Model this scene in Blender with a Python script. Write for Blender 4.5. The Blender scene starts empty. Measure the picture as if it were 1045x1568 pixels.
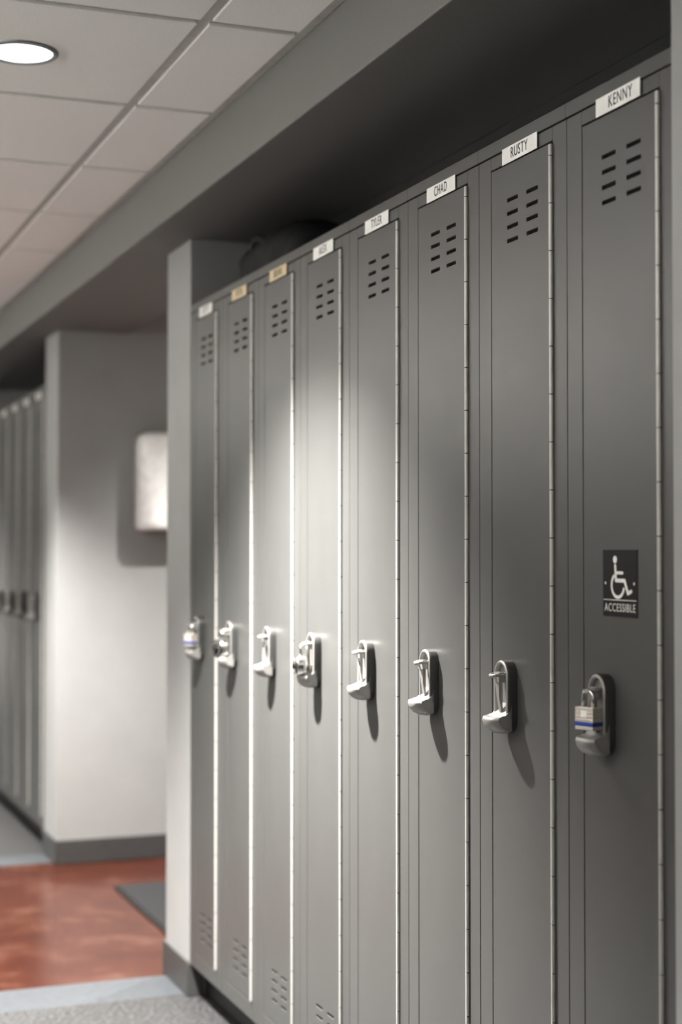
import bpy, bmesh, math, random
from mathutils import Vector, Matrix
random.seed(4)
S = bpy.context.scene
COL = S.collection
S.view_settings.view_transform = 'Standard'
S.view_settings.gamma = .84
S.view_settings.exposure = .22

# ------------------------------------------------------------------ materials
def new_mat(name):
    m = bpy.data.materials.new(name); m.use_nodes = True
    nt = m.node_tree; b = nt.nodes['Principled BSDF']
    return m, nt, b

def noise(nt, scale, detail=3, rough=.5, stretch=None):
    tc = nt.nodes.new('ShaderNodeTexCoord')
    n = nt.nodes.new('ShaderNodeTexNoise'); n.inputs['Scale'].default_value = scale
    n.inputs['Detail'].default_value = detail; n.inputs['Roughness'].default_value = rough
    if stretch:
        mp = nt.nodes.new('ShaderNodeMapping'); mp.inputs['Scale'].default_value = stretch
        nt.links.new(tc.outputs['Object'], mp.inputs['Vector'])
        nt.links.new(mp.outputs['Vector'], n.inputs['Vector'])
    else:
        nt.links.new(tc.outputs['Object'], n.inputs['Vector'])
    return n

def ramp(nt, src, stops):
    r = nt.nodes.new('ShaderNodeValToRGB')
    els = r.color_ramp.elements
    els[0].position, els[0].color = stops[0][0], (*stops[0][1], 1)
    els[1].position, els[1].color = stops[-1][0], (*stops[-1][1], 1)
    for p, c in stops[1:-1]:
        e = els.new(p); e.color = (*c, 1)
    nt.links.new(src, r.inputs['Fac'])
    return r

def bump(nt, b, src, strength, dist=.001):
    bp = nt.nodes.new('ShaderNodeBump'); bp.inputs['Strength'].default_value = strength
    bp.inputs['Distance'].default_value = dist
    nt.links.new(src, bp.inputs['Height']); nt.links.new(bp.outputs['Normal'], b.inputs['Normal'])

def mat_simple(name, col, rough=.5, metal=0., spread=.08, nscale=30, bstr=0., stretch=None, spec=.5):
    m, nt, b = new_mat(name)
    n = noise(nt, nscale, 4, .55, stretch)
    lo = tuple(c*(1-spread) for c in col); hi = tuple(min(1, c*(1+spread)) for c in col)
    r = ramp(nt, n.outputs['Fac'], [(.3, lo), (.7, hi)])
    nt.links.new(r.outputs['Color'], b.inputs['Base Color'])
    b.inputs['Roughness'].default_value = rough; b.inputs['Metallic'].default_value = metal
    b.inputs['Specular IOR Level'].default_value = spec
    if bstr: bump(nt, b, n.outputs['Fac'], bstr)
    return m

M = {}
# locker powder-coat: faint orange peel + soft scuffs
m, nt, b = new_mat('locker_paint')
n1 = noise(nt, 2.5, 5, .6, (1, 1, .5))
r = ramp(nt, n1.outputs['Fac'], [(.3, (.083, .084, .082)), (.7, (.095, .096, .094))])
n3 = noise(nt, 14, 8, .75, (1, 1, 1))
r3 = ramp(nt, n3.outputs['Fac'], [(.66, (0, 0, 0)), (.80, (.35, .35, .35))])
mx = nt.nodes.new('ShaderNodeMixRGB'); mx.inputs['Color2'].default_value = (.15, .15, .145, 1)
nt.links.new(r3.outputs['Color'], mx.inputs['Fac']); nt.links.new(r.outputs['Color'], mx.inputs['Color1'])
nt.links.new(mx.outputs['Color'], b.inputs['Base Color'])
rr = ramp(nt, n1.outputs['Fac'], [(.3, (.34, .34, .34)), (.7, (.42, .42, .42))])
nt.links.new(rr.outputs['Color'], b.inputs['Roughness'])
n2 = noise(nt, 500, 2, .5); bump(nt, b, n2.outputs['Fac'], .12, .0006)
M['locker'] = m
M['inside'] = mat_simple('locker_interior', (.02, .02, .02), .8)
M['hinge'] = mat_simple('hinge_steel', (.52, .515, .50), .45, .3, .05, 60)
M['chrome'] = mat_simple('satin_nickel', (.33, .325, .315), .48, .45, .05, 50)
M['chromedark'] = mat_simple('dark_nickel', (.075, .075, .073), .45, .4, .05, 50)
M['bright'] = mat_simple('polished_chrome', (.70, .70, .68), .2, 1, .03, 50)
M['black'] = mat_simple('black_plastic', (.012, .012, .012), .35)
M['blue'] = mat_simple('blue_band', (.035, .07, .30), .45)
M['brass'] = mat_simple('laminated_steel', (.66, .61, .56), .35, .45, .06, 100)
M['label'] = mat_simple('label_white', (.88, .88, .86), .5)
M['labeltan'] = mat_simple('label_tan', (.68, .57, .38), .5)
M['ink'] = mat_simple('label_ink', (.02, .02, .02), .5)
M['stickerblack'] = mat_simple('sticker_black', (.008, .008, .009), .5, spec=.3)
M['stickerwhite'] = mat_simple('sticker_white', (.75, .75, .73), .5)
M['wall'] = mat_simple('wall_paint', (.33, .335, .335), .55, 0, .03, 6, 0)
M['wallwhite'] = mat_simple('wall_paint_white', (.60, .60, .59), .6, 0, .02, 6, 0)
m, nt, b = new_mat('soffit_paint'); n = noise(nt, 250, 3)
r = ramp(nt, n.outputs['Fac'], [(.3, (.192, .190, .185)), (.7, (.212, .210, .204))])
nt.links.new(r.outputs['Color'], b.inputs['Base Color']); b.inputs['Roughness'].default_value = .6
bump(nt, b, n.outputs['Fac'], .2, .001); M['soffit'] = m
M['rubber'] = mat_simple('rubber_baseboard', (.07, .07, .07), .45)
M['toekick'] = mat_simple('toekick_black', (.012, .012, .012), .5)
M['tee'] = mat_simple('ceiling_grid_metal', (.56, .55, .53), .5)
m, nt, b = new_mat('ceiling_tile'); n = noise(nt, 320, 4, .7)
r = ramp(nt, n.outputs['Fac'], [(.30, (.84, .83, .81)), (.55, (.92, .91, .89))])
nt.links.new(r.outputs['Color'], b.inputs['Base Color']); b.inputs['Roughness'].default_value = .9
bump(nt, b, n.outputs['Fac'], .35, .001); M['tile'] = m
# orange floor
m, nt, b = new_mat('orange_vinyl_floor')
n = noise(nt, 5, 6, .62); n2 = noise(nt, 60, 4, .6)
r = ramp(nt, n.outputs['Fac'], [(.30, (.050, .0135, .0080)), (.52, (.066, .0195, .0112)), (.72, (.115, .053, .036))])
r2 = ramp(nt, n2.outputs['Fac'], [(.3, (.8, .8, .8)), (.7, (1.1, 1.1, 1.1))])
mx = nt.nodes.new('ShaderNodeMixRGB'); mx.blend_type = 'MULTIPLY'; mx.inputs['Fac'].default_value = 1
nt.links.new(r.outputs['Color'], mx.inputs['Color1']); nt.links.new(r2.outputs['Color'], mx.inputs['Color2'])
nt.links.new(mx.outputs['Color'], b.inputs['Base Color']); b.inputs['Roughness'].default_value = .2
M['orange'] = m
# grey speckled
m, nt, b = new_mat('grey_speckle_floor')
n = noise(nt, 85, 5, .75)
r = ramp(nt, n.outputs['Fac'], [(.38, (.022, .022, .023)), (.5, (.048, .048, .049)), (.62, (.105, .105, .105))])
nt.links.new(r.outputs['Color'], b.inputs['Base Color']); b.inputs['Roughness'].default_value = .45
M['speckle'] = m
M['strip'] = mat_simple('pale_border_strip', (.074, .080, .088), .4, 0, .12, 40)
M['mat'] = mat_simple('mat_fibre', (.016, .016, .018), .95, 0, .4, 300, .4)
M['fabric'] = mat_simple('bag_nylon', (.008, .008, .009), .7, 0, .3, 200, .3)
M['enamel'] = mat_simple('dispenser_white', (.87, .88, .88), .35)
M['door'] = mat_simple('door_wood', (.20, .12, .07), .4, 0, .25, 6, 0, (1, 1, .1))
M['trim'] = mat_simple('downlight_trim', (.30, .32, .32), .35, .6)
m, nt, b = new_mat('downlight_lens')
b.inputs['Base Color'].default_value = (.8, .8, .8, 1)
b.inputs['Emission Color'].default_value = (.97, 1, .98, 1); b.inputs['Emission Strength'].default_value = 12
M['lens'] = m

# ------------------------------------------------------------------ mesh helpers
def add_box(bm, x0, x1, y0, y1, z0, z1, mi=0):
    vs = [bm.verts.new((x, y, z)) for x in (x0, x1) for y in (y0, y1) for z in (z0, z1)]
    F = [(0, 1, 3, 2), (4, 6, 7, 5), (0, 4, 5, 1), (2, 3, 7, 6), (0, 2, 6, 4), (1, 5, 7, 3)]
    for f in F:
        fc = bm.faces.new([vs[i] for i in f]); fc.material_index = mi

def add_cyl(bm, c, axis, r, h, seg=24, mi=0, r2=None):
    a = Vector(axis).normalized(); q = a.to_track_quat('Z', 'Y').to_matrix().to_4x4()
    ret = bmesh.ops.create_cone(bm, cap_ends=True, segments=seg, radius1=r, radius2=r if r2 is None else r2,
                                depth=h, matrix=Matrix.Translation(c) @ q)
    fs = {f for v in ret['verts'] for f in v.link_faces}
    for f in fs:
        f.material_index = mi; f.smooth = len(f.verts) == 4
        if len(f.verts) != 4:
            for e in f.edges: e.smooth = False

def tube(bm, pts, r, seg=10, mi=0, closed=False, cap=True):
    pts = [Vector(p) for p in pts]; n = len(pts); rings = []
    up = None
    for i, p in enumerate(pts):
        if closed: d = pts[(i+1) % n]-pts[i-1]
        else: d = pts[min(i+1, n-1)]-pts[max(i-1, 0)]
        d.normalize()
        if up is None:
            up = Vector((0, 0, 1)) if abs(d.z) < .9 else Vector((1, 0, 0))
        s = d.cross(up).normalized(); up = s.cross(d).normalized()
        rings.append([bm.verts.new(p+(s*math.cos(2*math.pi*k/seg)+up*math.sin(2*math.pi*k/seg))*r) for k in range(seg)])
    for i in range(n if closed else n-1):
        a, c = rings[i], rings[(i+1) % n]
        for k in range(seg):
            f = bm.faces.new((a[k], a[(k+1) % seg], c[(k+1) % seg], c[k])); f.material_index = mi; f.smooth = True
    if cap and not closed:
        for rg in (rings[0], rings[-1]):
            f = bm.faces.new(rg); f.material_index = mi

def mesh_of(bm, name, mats, smooth=False):
    bmesh.ops.recalc_face_normals(bm, faces=bm.faces[:])
    me = bpy.data.meshes.new(name); bm.to_mesh(me); bm.free()
    for m in mats: me.materials.append(M[m])
    if smooth:
        for p in me.polygons: p.use_smooth = True
    return me

def obj(me, name, parent=None, loc=(0, 0, 0), bevel=0, seg=2, ang=40):
    o = bpy.data.objects.new(name, me); COL.objects.link(o); o.location = loc
    if parent: o.parent = parent
    if bevel:
        md = o.modifiers.new('bevel', 'BEVEL'); md.width = bevel; md.segments = seg
        md.limit_method = 'ANGLE'; md.angle_limit = math.radians(ang); md.harden_normals = False
    return o

def empty(name, loc=(0, 0, 0)):
    e = bpy.data.objects.new(name, None); COL.objects.link(e); e.location = loc
    e.empty_display_size = .1
    return e

def boxes(name, lst, mats, bevel=0, parent=None, loc=(0, 0, 0)):
    bm = bmesh.new()
    for t in lst: add_box(bm, *t)
    return obj(mesh_of(bm, name, mats), name, parent, loc, bevel)

# ------------------------------------------------------------------ layout numbers
CAMX, CAMH = -1.181, 1.235
N0, W = 1.803, .3047
END = N0+8*W          # 4.241 far end of near locker bank
C0, C1 = 4.246, 4.50  # column
A0 = 6.19             # alcove far wall
F0 = 6.47             # far bank start
NF = 7
F1 = F0+NF*W+.005
SOF, SZ = -.129, 2.11
CZ = 2.26
LW = -2.35            # left wall
Y0, Y1 = -3.2, 11.5

# ------------------------------------------------------------------ room shell
boxes('floor', [(LW-.1, 1.7, Y0, 4.27, -.05, 0, 0), (LW-.1, 1.7, 4.27, 4.48, -.05, 0, 1),
                (LW-.1, 1.7, 4.48, 6.24, -.05, 0, 2), (LW-.1, 1.7, 6.24, 6.44, -.05, 0, 1),
                (LW-.1, 1.7, 6.44, Y1, -.05, 0, 0)], ['speckle', 'strip', 'orange'])
boxes('wall_left', [(LW-.1, LW, Y0, Y1, 0, CZ+.1)], ['wallwhite'])
boxes('wall_back', [(LW-.1, 1.7, Y1, Y1+.1, 0, CZ+.1)], ['wallwhite'])
boxes('wall_front', [(LW-.1, 1.7, Y0-.1, Y0, 0, CZ+.1)], ['wallwhite'])
boxes('wall_right', [(-.010, .42, Y0, N0-.0002, 0, SZ)], ['wall'])
boxes('wall_niche', [(.34, .42, N0-.0002, C0, 0, SZ)], ['wall'])
boxes('wall_column', [(0, .42, C0, C1, 0, SZ)], ['wall'])
boxes('wall_far_niche', [(.34, .42, F0-.004, F1, 0, SZ)], ['wall'])
boxes('wall_far', [(0, .42, F1, Y1, 0, SZ)], ['wall'])
boxes('wall_alcove', [(0, 1.55, A0, F0-.004, 0, SZ), (.29, 1.55, A0, F0-.004, SZ, CZ+.1)], ['wall'])
boxes('wall_alcove_back', [(1.55, 1.65, C1-.3, F0, 0, CZ+.1)], ['wall'])
boxes('wall_alcove_side', [(.42, 1.55, C1-.1, C1, 0, CZ+.1)], ['wall'])
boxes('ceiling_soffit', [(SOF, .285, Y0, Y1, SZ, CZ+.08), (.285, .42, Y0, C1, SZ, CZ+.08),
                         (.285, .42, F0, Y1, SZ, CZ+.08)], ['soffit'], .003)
# suspended ceiling
bm = bmesh.new()
gx = [CAMX+.839-.61*k for k in range(0, 4)]
xs = [SOF]+gx
xs = [x for x in xs if x > LW+.05]+[LW]
gy0 = 2.92
ys = [gy0+.61*k for k in range(-11, 16)]
ys = [Y0]+[y for y in ys if Y0+.05 < y < Y1-.05]+[Y1]
g = .012
for i in range(len(xs)-1):
    for j in range(len(ys)-1):
        xa, xb = xs[i+1], xs[i]
        add_box(bm, xa+(g if i < len(xs)-2 else .02), xb-(g if i else .022), ys[j]+g, ys[j+1]-g, CZ, CZ+.012, 0)
add_box(bm, LW-.1, SOF, Y0, Y1, CZ+.007, CZ+.05, 1)
add_box(bm, LW-.1, 1.7, Y0, Y1, CZ+.08, CZ+.12, 0)
add_box(bm, SOF-.020, SOF, Y0, Y1, CZ+.003, CZ+.008, 1)
add_box(bm, .285, 1.7, C1-.1, F0, CZ+.05, CZ+.09, 0)
obj(mesh_of(bm, 'ceiling', ['tile', 'tee']), 'ceiling', bevel=.0015)

# baseboards
bh = .095
boxes('baseboard_right', [(-.018, -.010, Y0, N0-.0002, 0, bh)], ['rubber'], .003)
boxes('baseboard_column', [(-.008, 0, C0, C1+.008, 0, bh), (-.008, .042, C0-.005, C0, 0, bh-.006), (0, .42, C1, C1+.008, 0, bh)], ['rubber'], .002)
boxes('baseboard_far', [(-.008, 0, F1, Y1, 0, bh)], ['rubber'], .003)
boxes('baseboard_alcove', [(-.008, 1.55, A0-.008, A0, 0, bh), (-.008, 0, A0, F0-.004, 0, bh)], ['rubber'], .003)
boxes('baseboard_left', [(LW, LW+.008, Y0, Y1, 0, bh)], ['rubber'], .003)
boxes('baseboard_back', [(LW+.008, -.008, Y1-.008, Y1, 0, bh)], ['rubber'], .003)

# alcove door (behind the mat)
d = empty('door_1', (1.55, 5.3, 0))
boxes('slab', [(-.035, -.002, -.42, .42, .008, 2.03)], ['door'], .002, d)
boxes('frame', [(-.05, 0, -.48, -.425, 0, 2.1), (-.05, 0, .425, .48, 0, 2.1), (-.05, 0, -.425, .425, 2.035, 2.1)], ['rubber'], .003, d)
bm = bmesh.new(); tube(bm, [(-.03, .34, 1.0), (-.085, .34, 1.0), (-.09, .33, 1.0), (-.09, .24, 1.0)], .009)
add_cyl(bm, (-.04, .34, 1.0), (1, 0, 0), .026, .012)
obj(mesh_of(bm, 'lever', ['chrome']), 'lever', d)

# mat
bm = bmesh.new(); add_box(bm, .13, 1.1, 4.62, 5.69, 0, .010, 0)
add_box(bm, .115, .13, 4.605, 5.705, 0, .006, 1); add_box(bm, 1.1, 1.115, 4.605, 5.705, 0, .006, 1)
add_box(bm, .13, 1.1, 5.69, 5.705, 0, .006, 1); add_box(bm, .13, 1.1, 4.605, 4.62, 0, .006, 1)
obj(mesh_of(bm, 'floor_mat', ['mat', 'black']), 'floor_mat', bevel=.002)

# ------------------------------------------------------------------ locker meshes
DB0, DB1 = .050, .257          # door extents in local y
DZ0, DZ1 = .133, 1.872
LZ0, LZ1 = .09, 1.92
G = .0022
def locker_body():
    bm = bmesh.new(); a, bq = .0008, W-.0008
    add_box(bm, 0, .018, a, DB0-G-.003, LZ0, LZ1-.024)
    add_box(bm, 0, .018, DB1+G, bq, LZ0, LZ1-.024)
    add_box(bm, 0, .018, DB0-G-.003, DB1+G, DZ1+G, LZ1-.024)
    add_box(bm, 0, .018, DB0-G-.003, DB1+G, LZ0, DZ0-G)
    add_box(bm, -.002, .018, 0, W, LZ1-.0225, LZ1)          # continuous cap trim
    add_box(bm, .018, .30, a, a+.002, LZ0, LZ1-.002)
    add_box(bm, .018, .30, bq-.002, bq, LZ0, LZ1-.002)
    add_box(bm, .018, .30, a+.002, bq-.002, LZ1-.012, LZ1-.002)
    add_box(bm, .018, .30, a+.002, bq-.002, LZ0, LZ0+.01)
    add_box(bm, .298, .30, a, bq, LZ0, LZ1-.002)
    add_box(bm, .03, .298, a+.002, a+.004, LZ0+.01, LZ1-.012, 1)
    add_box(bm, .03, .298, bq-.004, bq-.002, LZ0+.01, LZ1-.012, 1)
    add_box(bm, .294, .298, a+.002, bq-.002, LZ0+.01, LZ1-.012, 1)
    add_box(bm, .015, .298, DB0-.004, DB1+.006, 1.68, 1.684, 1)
    return mesh_of(bm, 'locker_body', ['locker', 'inside'])

def locker_door():
    holes = []
    for zc in (1.812, 1.7895, 1.767, 1.7445):
        holes += [(.162, .200, zc), (.094, .132, zc)]
    for zc in (.250, .2275, .205, .1825):
        holes += [(.162, .200, zc), (.094, .132, zc)]
    hh = .0029
    yset = sorted({DB0, DB1, .094, .132, .162, .200})
    zset = {DZ0, DZ1}
    for h in holes: zset |= {h[2]-hh, h[2]+hh}
    zset = sorted(zset)
    bm = bmesh.new(); V = {}
    for iy, y in enumerate(yset):
        for iz, z in enumerate(zset): V[iy, iz] = bm.verts.new((0, y, z))
    for iy in range(len(yset)-1):
        for iz in range(len(zset)-1):
            yc = (yset[iy]+yset[iy+1])/2; zc = (zset[iz]+zset[iz+1])/2
            if any(h[0] < yc < h[1] and abs(zc-h[2]) < hh for h in holes): continue
            bm.faces.new((V[iy, iz], V[iy+1, iz], V[iy+1, iz+1], V[iy, iz+1]))
    ret = bmesh.ops.extrude_face_region(bm, geom=bm.faces[:])
    for v in [e for e in ret['geom'] if isinstance(e, bmesh.types.BMVert)]: v.co.x += .012
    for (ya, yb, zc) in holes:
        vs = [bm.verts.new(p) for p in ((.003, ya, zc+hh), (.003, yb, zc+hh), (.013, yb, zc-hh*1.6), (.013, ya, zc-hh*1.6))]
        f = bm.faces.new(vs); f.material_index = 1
    return mesh_of(bm, 'locker_door', ['locker', 'inside'])

def locker_hinge():
    bm = bmesh.new(); z = DZ0+.004; L = .0745
    while z < DZ1-.01:
        z2 = min(z+L, DZ1-.003)
        add_cyl(bm, (-.0022, DB0-.0035, (z+z2)/2), (0, 0, 1), .0036, z2-z-.0016, 20)
        z = z2
    add_cyl(bm, (-.0022, DB0-.0035, (DZ0+DZ1)/2), (0, 0, 1), .0022, DZ1-DZ0-.01, 8, 1)
    return mesh_of(bm, 'locker_hinge', ['hinge', 'inside'])

def stadium(w, h, n=14):
    r = w/2; pts = []
    for k in range(n+1):
        a = math.pi*k/n; pts.append((r*math.cos(a), h/2-r+r*math.sin(a)))
    for k in range(n+1):
        a = math.pi+math.pi*k/n; pts.append((r*math.cos(a), -h/2+r+r*math.sin(a)))
    return pts

HY, HZ = .192, .997
def latch_handle():
    """pull handle: stadium housing, hasp loop, lift lever and a scooped finger pull (local origin HY,HZ)"""
    bm = bmesh.new()
    prof = [(.049, .120, 0, 0), (.049, .120, .013, 0), (.047, .118, .0170, 0), (.043, .113, .0190, 1), (.037, .107, .0180, 1), (.035, .105, .010, 1)]
    rings = []
    for w, h, p, mi in prof:
        rings.append([bm.verts.new((-p, y, z)) for y, z in stadium(w, h)])
    n = len(rings[0])
    for i in range(len(rings)-1):
        for k in range(n):
            f = bm.faces.new((rings[i][k], rings[i][(k+1) % n], rings[i+1][(k+1) % n], rings[i+1][k]))
            f.material_index = prof[i+1][3]; f.smooth = True
    f = bm.faces.new(rings[-1]); f.material_index = 1
    # scooped finger pull: closed (p,z) profile swept across the width, rounded in plan
    P = [(.010, -.010), (.015, -.022), (.021, -.0295), (.028, -.0335), (.035, -.0340), (.0415, -.0315), (.0450, -.0320), (.0465, -.0370),
         (.044, -.047), (.037, -.0540), (.028, -.0585), (.016, -.0602), (.010, -.0595)]
    m_ = 20; rows = []
    for k in range(m_+1):
        s = -1+2*k/m_; a = abs(s)
        fp = math.sqrt(max(0, 1-.55*a**3)); row = []
        for j, (p, z) in enumerate(P):
            zz = z + (.0045*a**3 if 2 <= j <= 4 else 0) + (.006*a**2 if j > 7 else 0)
            pp = .010+(p-.010)*fp
            row.append(bm.verts.new((-pp, s*.0245, zz)))
        rows.append(row)
    for k in range(m_):
        for j in range(len(P)-1):
            f = bm.faces.new((rows[k][j], rows[k+1][j], rows[k+1][j+1], rows[k][j+1])); f.material_index = 1; f.smooth = True
    for rw in (rows[0], rows[-1]):
        f = bm.faces.new(rw); f.material_index = 1
        for e in f.edges: e.smooth = False
    # lift lever (tapered strap)
    lv = [(.010, .040, .0085), (.021, .037, .0085), (.0245, .026, .0070), (.023, .0, .0045), (.019, -.024, .0038), (.012, -.030, .0038)]
    pr = None
    for p, z, hw in lv:
        cur = [bm.verts.new((-p, -hw, z)), bm.verts.new((-p, hw, z)), bm.verts.new((-p+.004, hw, z)), bm.verts.new((-p+.004, -hw, z))]
        if pr:
            for k in range(4):
                f = bm.faces.new((pr[k], pr[(k+1) % 4], cur[(k+1) % 4], cur[k])); f.material_index = 2
        else:
            f = bm.faces.new(cur); f.material_index = 2
        pr = cur
    f = bm.faces.new(pr); f.material_index = 2
    # hasp staple
    tube(bm, [(-.016, .0085, .036), (-.029, .0085, .036), (-.0335, .0065, .035), (-.035, 0, .034), (-.0335, -.0065, .035), (-.029, -.0085, .036), (-.016, -.0085, .036)], .0030, 8, 2)
    add_box(bm, -.0255, -.016, -.0095, .0095, .024, .0400, 2)
    return mesh_of(bm, 'latch_handle', ['chromedark', 'chrome', 'chrome'])

TEXTM = Matrix(((0, 0, -1), (-1, 0, 0), (0, 1, 0)))
def text_mesh(s, size, xscale, name, mat):
    c = bpy.data.curves.new(name, 'FONT'); c.body = s; c.size = size; c.align_x = 'CENTER'; c.align_y = 'CENTER'
    c.space_character = 1.12; c.extrude = .00012
    o = bpy.data.objects.new(name, c); COL.objects.link(o)
    dg = bpy.context.evaluated_depsgraph_get(); dg.update()
    me = bpy.data.meshes.new_from_object(o.evaluated_get(dg))
    bpy.data.objects.remove(o)
    for v in me.vertices:
        v.co = TEXTM @ Vector((v.co.x*xscale, v.co.y, v.co.z))
    me.materials.clear(); me.materials.append(M[mat])
    return me

mb, md_, mh, ml = locker_body(), locker_door(), locker_hinge(), latch_handle()
def label_mesh(mat):
    bm = bmesh.new(); add_box(bm, -.0032, -.0018, -.061, .061, -.0135, .0135)
    return mesh_of(bm, 'name_label', [mat])
lab_w, lab_t = label_mesh('label'), label_mesh('labeltan')

names = ['KENNY', 'RUSTY', 'CHAD', 'TYLER', 'ALEX', 'BRIAN', 'PETER', 'SCOTT', 'MIKE', 'DAN', 'JOSH', 'ERIC', 'PAUL', 'SEAN', 'KYLE']
tans = {5, 6}
def make_locker(y, idx):
    e = empty('metal_locker', (0, y, 0))
    obj(mb, 'body', e, bevel=.0008, seg=1)
    obj(md_, 'door_panel', e, bevel=.0009, seg=2)
    obj(mh, 'piano_hinge', e)
    obj(ml, 'latch_handle', e, (0, HY, HZ))
    tilt = random.uniform(-.01, .01)
    zl = 1.886 if idx else 1.887
    l = obj(lab_t if idx in tans else lab_w, 'name_label', e, (0, .151, zl), .0004, 1)
    l.rotation_euler = (tilt, 0, 0)
    t = obj(text_mesh(names[idx], .025, .74, 'name_text', 'ink'), 'name_text', e, (-.0034, .151+(.0 if idx else -.008), zl))
    t.rotation_euler = (tilt, 0, 0)
    return e
for k in range(8): make_locker(N0+k*W, k)
for k in range(NF): make_locker(F0+k*W, 8+k)

# toe-kick bases
boxes('locker_base', [(.045, .33, N0+.009, C0-.007, 0, LZ0)], ['toekick'])
boxes('locker_base', [(.045, .33, F0, F1-.002, 0, LZ0)], ['toekick'])

# ------------------------------------------------------------------ padlocks
def padlock_laminated():
    e = empty('laminated_padlock')
    bm = bmesh.new()
    for k in range(6):
        z0 = -.034+k*.0055
        add_box(bm, -.0095, .0095, -.0175, .0175, z0, z0+.0050, 1 if k == 1 else 0)
    add_box(bm, -.0105, .0105, -.0183, .0183, -.0285, -.0225, 1)
    add_box(bm, -.0088, .0088, -.0168, .0168, -.033, -.002, 0)
    add_box(bm, -.0102, -.009, -.006, .006, -.016, -.006, 2)
    obj(mesh_of(bm, 'lock_body', ['brass', 'blue', 'label']), 'lock_body', e, bevel=.0012)
    bm = bmesh.new(); r = .0095
    pts = [(0, -r, -.003)]+[(0, -r*math.cos(a), .012+r*math.sin(a)) for a in [math.pi*i/12 for i in range(13)]]+[(0, r, -.003)]
    tube(bm, pts, .003, 10)
    obj(mesh_of(bm, 'shackle', ['bright']), 'shackle', e)
    return e
def padlock_dial():
    e = empty('combination_padlock')
    bm = bmesh.new()
    add_cyl(bm, (0, 0, -.024), (1, 0, 0), .0245, .018, 40, 0)
    obj(mesh_of(bm, 'lock_body', ['bright']), 'lock_body', e, bevel=.003, seg=3)
    bm = bmesh.new(); add_cyl(bm, (-.0105, 0, -.024), (1, 0, 0), .0185, .005, 36, 0)
    add_cyl(bm, (-.0155, 0, -.024), (1, 0, 0), .0085, .008, 20, 0)
    for k in range(20):
        a = 2*math.pi*k/20
        c = Vector((-.0133, math.cos(a)*.0155, -.024+math.sin(a)*.0155))
        add_cyl(bm, c, (1, 0, 0), .0008, .0006, 6, 1)
    obj(mesh_of(bm, 'dial', ['black', 'label']), 'dial', e, bevel=.0006, seg=1)
    bm = bmesh.new(); r = .011
    pts = [(0, -r, -.008)]+[(0, -r*math.cos(a), .010+r*math.sin(a)) for a in [math.pi*i/12 for i in range(13)]]+[(0, r, -.008)]
    tube(bm, pts, .0034, 10)
    obj(mesh_of(bm, 'shackle', ['bright']), 'shackle', e)
    return e
def place(e, k, rot, p=.033, dy=-.004):
    e.location = (-p, N0+k*W+HY+dy, HZ+.014); e.rotation_euler = (0, 0, rot)
p = padlock_laminated(); place(p, 0, .3)
p = padlock_dial(); place(p, 4, -.35, .038, 0)
p = padlock_dial(); place(p, 6, .3, .038, 0)
p = padlock_laminated(); place(p, 7, .4)

# ------------------------------------------------------------------ accessible sticker
st = empty('accessible_sticker', (0, N0+.153, 1.188))
bm = bmesh.new(); add_box(bm, -.0008, 0, -.047, .047, -.048, .048)
obj(mesh_of(bm, 'backing', ['stickerblack']), 'backing', st, (0, 0, 0))
bm = bmesh.new()
X = -.0010
def s2(u, v): return (X, -u*.001, v*.001)       # u right (mm), v up (mm)
def poly(vs):
    """each piece is its own thin film, one layer above the last"""
    global X
    X -= .00002
    f = bm.faces.new([bm.verts.new(s2(*q)) for q in vs])
    if f.normal.x > 0: f.normal_flip()
def stroke(pts, w):
    for i in range(len(pts)-1):
        a = Vector(pts[i]); c = Vector(pts[i+1]); dd = (c-a).normalized(); nn = Vector((-dd.y, dd.x))*w/2
        poly([a-nn, c-nn, c+nn, a+nn]); disc(a, w/2); disc(c, w/2)
def disc(c, r, n=20):
    poly([(c[0]+r*math.cos(2*math.pi*k/n), c[1]+r*math.sin(2*math.pi*k/n)) for k in range(n)])
def arc(cx, cy, r, a0, a1, w, n=30):
    A = [math.radians(a0+(a1-a0)*k/n) for k in range(n+1)]
    global X
    X -= .00002
    pr = None
    for a in A:
        cur = [bm.verts.new(s2(cx+(r-w/2)*math.cos(a), cy+(r-w/2)*math.sin(a))), bm.verts.new(s2(cx+(r+w/2)*math.cos(a), cy+(r+w/2)*math.sin(a)))]
        if pr: bm.faces.new((pr[0], pr[1], cur[1], cur[0]))
        pr = cur
disc((-13, 34), 5.6)
stroke([(-12.5, 25), (-10.5, 4), (13, 4), (22, -14), (31, -11)], 5.6)
stroke([(-11.5, 15), (8, 15)], 4.6)
arc(-5, -3, 17, 122, 350, 5)
disc((-39, 0), 2.2); disc((39, 0), 2.2)
poly([(-45, -24.6), (45, -24.6), (45, -23.4), (-45, -23.4)])
me = bpy.data.meshes.new('wheelchair_symbol'); bm.to_mesh(me); bm.free(); me.materials.append(M['stickerwhite'])
obj(me, 'wheelchair_symbol', st)
t = text_mesh('ACCESSIBLE', .0165, .80, 'accessible_text', 'stickerwhite')
w_ = max(v.co.y for v in t.vertices)-min(v.co.y for v in t.vertices)
for v in t.vertices: v.co.y *= .084/w_
obj(t, 'accessible_text', st, (-.0011, 0, -.0355))

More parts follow.
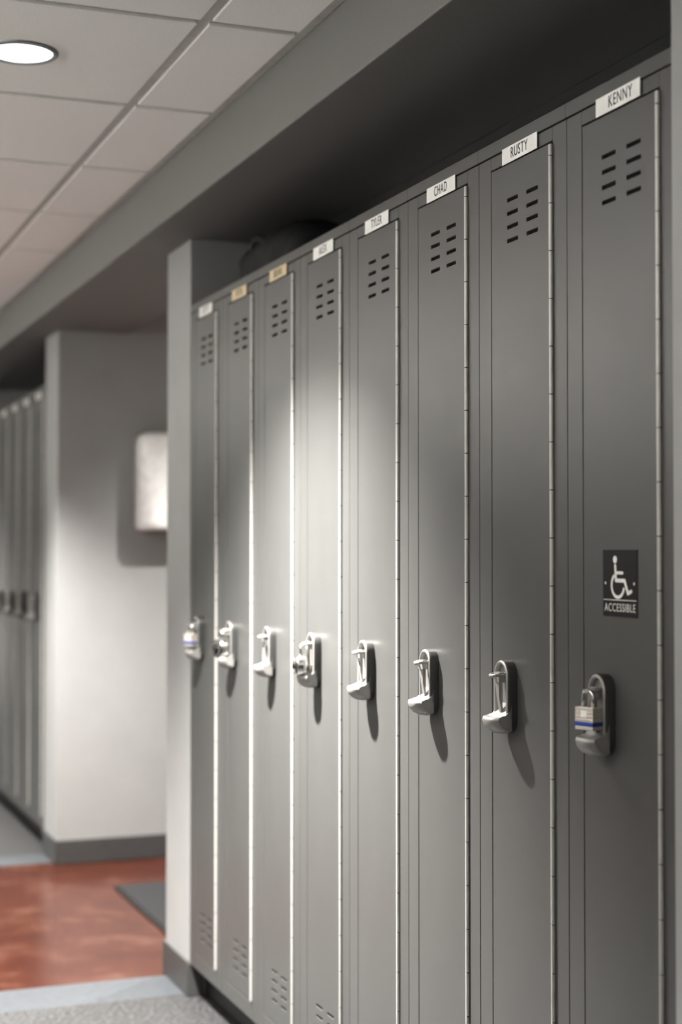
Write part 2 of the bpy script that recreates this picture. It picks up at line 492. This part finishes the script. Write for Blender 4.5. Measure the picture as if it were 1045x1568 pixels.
# ------------------------------------------------------------------ bag on top of lockers
def bag():
    e = empty('duffel_bag', (.185, 3.90, LZ1))
    bm = bmesh.new(); bmesh.ops.create_uvsphere(bm, u_segments=48, v_segments=28, radius=1)
    for v in bm.verts:
        c = v.co.copy()
        f = lambda t, e_: math.copysign(abs(t)**e_, t)
        q = Vector((f(c.x, .7)*.105, f(c.y, .6)*.245, f(c.z, .7)*.078))
        q.z *= 1-.25*math.sin(c.y*2.2+.6)*max(0, c.z)
        q += c*.007*math.sin(c.y*14+c.z*5)
        q.z = max(q.z, -.074)+.074
        v.co = q
    obj(mesh_of(bm, 'bag_body', ['fabric'], True), 'bag_body', e)
    bm = bmesh.new()
    for s in (-1, 1):
        tube(bm, [(-.085-.02*math.sin(math.pi*i/8), -.1+.025*i, .085+.045*math.sin(math.pi*i/8)+.004*s) for i in range(9)], .006, 8)
    tube(bm, [(0, -.22+.055*i, .150-.0016*(i-4)**2) for i in range(9)], .004, 6)
    obj(mesh_of(bm, 'handles', ['fabric'], True), 'handles', e)
bag()

# ------------------------------------------------------------------ paper towel dispenser on alcove wall
e = empty('paper_towel_dispenser', (.447, A0-.0005, 1.51))
bm = bmesh.new()
# plan outline (rounded front corners), lofted top to bottom with softened ends
R = .065; D = .135; HWd = .14
plan = [(-HWd, 0)]
for i in range(11):
    a = math.pi/2*i/10; plan.append((-HWd+R-R*math.cos(a), -D+R-R*math.sin(a)))
for i in range(11):
    a = math.pi/2*i/10; plan.append((HWd-R+R*math.sin(a), -D+R-R*math.cos(a)))
plan.append((HWd, 0))
rings = []
for z, inset in [(-.195, .016), (-.190, .006), (-.180, .001), (-.165, 0), (.150, 0), (.172, .004), (.186, .013), (.195, .032)]:
    rings.append([bm.verts.new((x*(1-inset/HWd), y*(1-inset/D), z)) for x, y in plan])
n = len(plan)
for i in range(len(rings)-1):
    for k in range(n):
        f = bm.faces.new((rings[i][k], rings[i][(k+1) % n], rings[i+1][(k+1) % n], rings[i+1][k])); f.smooth = 0 < k+1 < n
bm.faces.new(rings[0]); bm.faces.new(rings[-1])
obj(mesh_of(bm, 'cover', ['enamel']), 'cover', e)
boxes('paper_slot', [(-.10, .10, -.10, -.02, -.199, -.194)], ['black'], 0, e)
boxes('lock_button', [(-.012, .012, -.139, -.133, .10, .115)], ['chrome'], .002, e)

# ------------------------------------------------------------------ downlights
LX = CAMX+.535
def downlight(y, power=300, x=LX, z=CZ, size=99):
    e = empty('recessed_downlight', (x, y, z))
    bm = bmesh.new()
    prof = [(.076, 0), (.076, -.003), (.072, -.006), (.066, -.006), (.063, -.001)]
    n = 48; rings = [[bm.verts.new((r*math.cos(2*math.pi*k/n), r*math.sin(2*math.pi*k/n), z)) for k in range(n)] for r, z in prof]
    for i in range(len(prof)-1):
        for k in range(n):
            bm.faces.new((rings[i][k], rings[i][(k+1) % n], rings[i+1][(k+1) % n], rings[i+1][k]))
    obj(mesh_of(bm, 'trim_ring', ['trim'], True), 'trim_ring', e)
    bm = bmesh.new(); add_cyl(bm, (0, 0, -.0012), (0, 0, 1), .064, .002, 40)
    obj(mesh_of(bm, 'lens', ['lens']), 'lens', e)
    L = bpy.data.lights.new('lamp', 'SPOT'); L.energy = power; L.spot_size = math.radians(size); L.spot_blend = 1
    L.shadow_soft_size = .03; L.color = (1, .97, .925)
    lo = bpy.data.objects.new('lamp', L); COL.objects.link(lo); lo.parent = e; lo.location = (0, 0, -.045)
DY = gy0+.305
for k, pw in ((-2, 200), (0, 1420), (1, 820), (2, 600), (3, 400)):
    downlight(DY+2.44*k, pw)
downlight(5.25, 260, .95, CZ+.05, 125)

# added out-of-view fill along the left wall: housing and strip brightening the ceiling
e = empty('added_ceiling_fill', (LW, 4.0, 1.78))
boxes('housing', [(0, .16, -6.0, 6.0, -.07, -.06), (.15, .16, -6.0, 6.0, -.06, .01), (0, .01, -6.0, 6.0, -.06, .01),
                  (.01, .15, -6.0, -5.99, -.06, .01), (.01, .15, 5.99, 6.0, -.06, .01)], ['trim'], .002, e)
L = bpy.data.lights.new('fill_strip', 'AREA'); L.shape = 'RECTANGLE'; L.size = .10; L.size_y = 11.9; L.energy = 215
L.color = (1, .97, .93)
lo = bpy.data.objects.new('fill_strip', L); COL.objects.link(lo); lo.parent = e; lo.location = (.08, 0, -.03)
lo.rotation_euler = (math.pi, 0, 0)

w = bpy.data.worlds.new('World'); S.world = w; w.use_nodes = True
w.node_tree.nodes['Background'].inputs['Color'].default_value = (.5, .5, .5, 1)
w.node_tree.nodes['Background'].inputs['Strength'].default_value = .3

# ------------------------------------------------------------------ camera
cam = bpy.data.cameras.new('Camera'); co = bpy.data.objects.new('Camera', cam); COL.objects.link(co)
cam.sensor_fit = 'VERTICAL'; cam.sensor_height = 36; cam.sensor_width = 24
cam.lens = 2404/1568*36
co.location = (CAMX, 0, CAMH)
co.rotation_euler = (math.radians(90+1.406), 0, -math.radians(21.03))
cam.dof.use_dof = True; cam.dof.focus_distance = 2.65; cam.dof.aperture_fstop = 2.8
cam.clip_start = .02
S.camera = co
